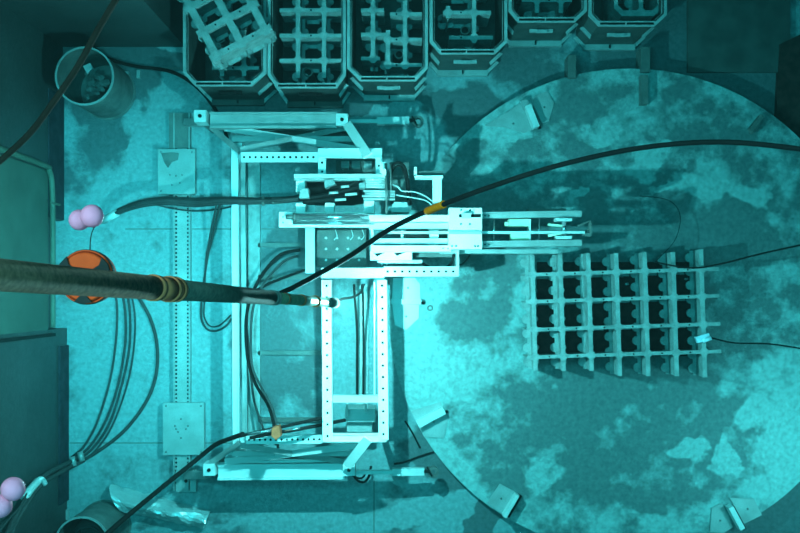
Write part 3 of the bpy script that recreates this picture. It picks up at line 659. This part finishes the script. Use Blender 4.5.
link('lamp_glass', MB().cyl(pt(335), pt(335.6), .03, n=16), 'glow', T)

# ---------------------------------------------------------------- orange floodlight
zc = 6.55; c = P(85.5, 277, zc); r = .27*.345
T = thing('floodlight', 'round orange underwater lamp with black straps beneath the pole', 'lamp', c)
link('housing', MB().cyl((c.x, c.y, zc-.06), (c.x, c.y, zc), r*.99, r, n=40).cyl((c.x, c.y, zc), (c.x, c.y, zc+.012), r*.96, r*.85, n=40), 'orange', T)
o1 = [(c.x+r*1.03*math.cos(i*math.pi/20), c.y+r*1.03*math.sin(i*math.pi/20)) for i in range(40)]; o2 = [(c.x+r*.97*math.cos(i*math.pi/20), c.y+r*.97*math.sin(i*math.pi/20)) for i in range(40)]
link('rim_band', MB().ring(o1, o2, zc-.03, zc-.008), 'dark', T)
for ang in (150, 28, 268):
    t0 = math.radians(ang); m = MB()
    pts = [(c.x+rr*r*math.cos(t0+dd), c.y+rr*r*math.sin(t0+dd)) for rr, dd in ((.3, .3), (.3, -.3), (.72, -.17), (.98, -.34), (1.0, 0), (.98, .34), (.72, .17))]
    m.prism(pts, zc+.01, zc+.022); link('strap', m, 'dark', T)
link('cable_gland', MB().cyl((c.x+.02, c.y+.0, zc+.012), (c.x+.02, c.y, zc+.05), .014, n=12), 'dark', T)
link('lens', MB().cyl((c.x, c.y, zc-.07), (c.x, c.y, zc-.061), r*.8, n=32), 'glow', T)
one('lamp_string', MB().tube([(c.x+.02, c.y, zc+.04), (c.x-.05, c.y+.03, zc+.8), (c.x-.5, c.y+.08, 9.5)], .003), 'dark', 'thin dark cord holding up the orange lamp', 'cord')

# ---------------------------------------------------------------- cans
def can(label, rim, base, r, zt, filled):
    c1 = P(*rim, zt); c0 = P(*base, 0); c = (c1+c0)/2
    T = thing('round_can', label, 'can', (c.x, c.y, 0), 'open round cans')
    n = 40
    def ci(rr): return [(c.x+rr*math.cos(2*math.pi*i/n), c.y+rr*math.sin(2*math.pi*i/n)) for i in range(n)]
    link('can_wall', MB().ring(ci(r), ci(r-.012), .02, zt).prism(ci(r-.005), .005, .03), 'dull', T)
    link('rim_ring', MB().ring(ci(r+.006), ci(r-.012), zt-.01, zt+.005), 'steel', T)
    link('base_ring', MB().ring(ci(r+.014), ci(r-.01), 0, .025), 'dull', T)
    return c
c = can('open round can with rubble inside near the top left corner', (84, 77), (108, 91), .268, .72, True)
m = MB()
for k in range(26):
    aa = random.uniform(0, 6.28); rr = random.uniform(0, .17)
    m.ball((c.x+.02+rr*math.cos(aa)*.9, c.y-.02+rr*math.sin(aa)*.9, .30+random.uniform(0, .14)), random.uniform(.02, .055), (1, .8, .6), .6, k, 1)
o = one('rubble', m, 'rubble', 'pale rubble and scrap lying in the upper round can', 'rubble'); o['kind'] = 'stuff'
one('metal_scrap', pp([(83, 66), (90, 63), (93, 68), (87, 74)], .47, .50), 'foil', 'bright shiny square scrap on the rubble in the can', 'scrap')
c = can('open round can cut off by the bottom edge', (81, 546), (106, 524), .25, .72, False)
one('coiled_hose', MB().tube([(c.x+(.17-.008*i/6)*math.cos(i*.7), c.y+(.17-.008*i/6)*math.sin(i*.7), .4+.004*i) for i in range(40)], .014), 'hose', 'coiled hose inside the can at the bottom edge', 'hose')

# ---------------------------------------------------------------- foil bag
m = MB(); nu, nv = 36, 12; V = []
cor = [(112, 484), (211, 511), (205, 527), (124, 510)]
for i in range(nu+1):
    row = []
    for j in range(nv+1):
        u, v = i/nu, j/nv
        x = (cor[0][0]*(1-u)+cor[1][0]*u)*(1-v)+(cor[3][0]*(1-u)+cor[2][0]*u)*v; y = (cor[0][1]*(1-u)+cor[1][1]*u)*(1-v)+(cor[3][1]*(1-u)+cor[2][1]*u)*v
        n1 = noise.noise(Vector((u*5, v*3, 1))); n2 = noise.noise(Vector((u*14, v*9, 4)))
        p = P(x+2*n1, y+2*n2, 0); p.z = .07+.11*math.sin(math.pi*v)**.5*(1-.3*u)+.045*n1+.012*n2
        row.append(m.bm.verts.new(p))
    V.append(row)
for i in range(nu):
    for j in range(nv): m.face([V[i][j], V[i+1][j], V[i+1][j+1], V[i][j+1]])
r_ = bmesh.ops.extrude_face_region(m.bm, geom=list(m.bm.faces)); 
for v in [v for v in r_['geom'] if isinstance(v, bmesh.types.BMVert)]: v.co.z = max(.003, v.co.z-.06)
one('foil_bag', m, 'foil', 'crumpled shiny foil bag lying on the floor at bottom left', 'bag')

# ---------------------------------------------------------------- disc lugs
def lug(label, plates, bar, mt='steel', hole=None, hb=.25):
    c = P(*plates[0][0], .17); T = thing('rim_lug', label, 'lug', c, 'lug plates around the disc rim')
    for pl in plates:
        m = pp(pl, .165, .19)
        q = sum(x for x, y in pl)/len(pl), sum(y for x, y in pl)/len(pl); m.dot(P(q[0], q[1], .1905), .012, .002, 8)
        link('lug_plate', m, [mt, 'dull'], T)
    link('lug_slit', MB().beam(P(bar[0]+4, bar[1]+1, .195), P(bar[2]+4, bar[3]+1, .195), .03, .01), 'dark', T)
    link('lug_bar', MB().beam(P(bar[0], bar[1], hb), P(bar[2], bar[3], hb), bar[4]*.0098, .12), 'bright' if mt != 'dull' else 'dull', T)
    return T
lug('split pentagonal lug plate with bar at the disc rim, upper left', [[(484, 126), (521, 103), (534, 129), (524, 133), (504, 127)], [(530, 98), (547, 91), (554, 103), (549, 121), (542, 123)]], (527.5, 106, 536, 128, 6))
link('lug_clip', pp([(521, 101), (527, 99), (531, 107), (525, 110)], .165, .25), 'steel', bpy.data.objects['rim_lug'])
lug('brightest lug plate with pale strip at the left disc rim under the frame', [[(393, 278), (415, 278), (420, 284), (420, 300), (392, 299)], [(392, 304), (419, 305), (419, 318), (406, 330), (395, 325)]], (391, 301.5, 421, 302, 5), 'bright')
lug('lug plate with short bar at the lower left disc rim', [[(411, 411), (441, 402), (448, 420), (444, 438), (424, 437)]], (418, 424, 444, 410, 7), 'steel')
lug('lug plate edged by a dark bar at the bottom left of the disc rim', [[(487, 503), (500, 484), (515, 492), (503, 515)]], (504, 516, 517, 494, 4), 'steel')
lug('lug plate with dark slit and white bar at the lower right disc rim', [[(712, 508), (722, 503), (733, 527), (724, 533), (710, 532)], [(730, 498), (754, 499), (762, 515), (744, 524)]], (729, 506, 741, 528, 5), 'steel')
# small upright tabs
for lab, x0, y0, x1, y1, z1 in (('small upright tab beside the disc under the fifth bin', 568, 55, 576, 78, .22), ('small upright tab at the top rim of the disc', 641, 75, 648, 104, .27), ('tab standing beyond the top disc rim below the rightmost bin', 641, 47, 650, 72, .22)):
    one('upright_tab', box(x0, y0, x1, y1, .165 if y1 > 90 else 0, z1), 'dull', lab, 'tab', 'small steel tabs')
one('upright_tab', pp([(750, 128), (761, 114), (764, 117), (753, 133)], .165, .25), 'dull', 'narrow slanted tab at the upper right of the disc', 'tab', 'small steel tabs')
one('floor_plate', box(688, -20, 790, 72, 0, .05), 'bin', 'flat dark steel plate on the floor at top right', 'plate')
one('shade_slab', pp([(780, 44), (810, 30), (810, 150), (796, 136), (776, 128)], 0, .07), 'silt', 'low dark slab toned like shadow at the right edge beyond the disc', 'block')  # low slab added to darken this area like a soft shadow

# small bits
one('metal_fitting', MB().beam(P(696, 340, .6), P(709, 336, .6), .06, .05).cyl(P(703, 341, .64), P(711, 338, .64), .02, n=10), 'glare', 'metal fitting with painted blue-white glare on the corner of the lattice rack', 'fitting')
for k, (x, y, lab) in enumerate(((622, 276, 'upper'), (627, 284, 'lower'), (617, 281, 'leftmost'), (686, 279, 'far right'))):
    one('metal_chip', MB().ball(P(x, y, .2), .022, (1, .7, .5), .5, k, 1), 'foil', f'tiny shiny metal chip in the lattice rack cells, {lab} one', 'chip', 'metal chips in the rack')
one('ring_nut', MB().ring([(P(430, 308, .13).x+.03*math.cos(i*.5236), P(430, 308, .13).y+.03*math.sin(i*.5236)) for i in range(12)], [(P(430, 308, .13).x+.016*math.cos(i*.5236), P(430, 308, .13).y+.016*math.sin(i*.5236)) for i in range(12)], .165, .19), 'dull', 'small dark ring lying on the disc by the bright lug', 'ring')
for k, (x0, y0, x1, y1, lab) in enumerate(((124, 71, 128, 74, 'round chip beside the dark curved tube'), (136.5, 70, 140, 78, 'upright strip beside the dark curved tube'), (58, 510, 68, 520, 'grey block beside lower can at wall foot'))):
    one('floor_scrap', box(x0, y0, x1, y1, 0, .04), 'steel', 'small pale metal ' + lab, 'scrap')
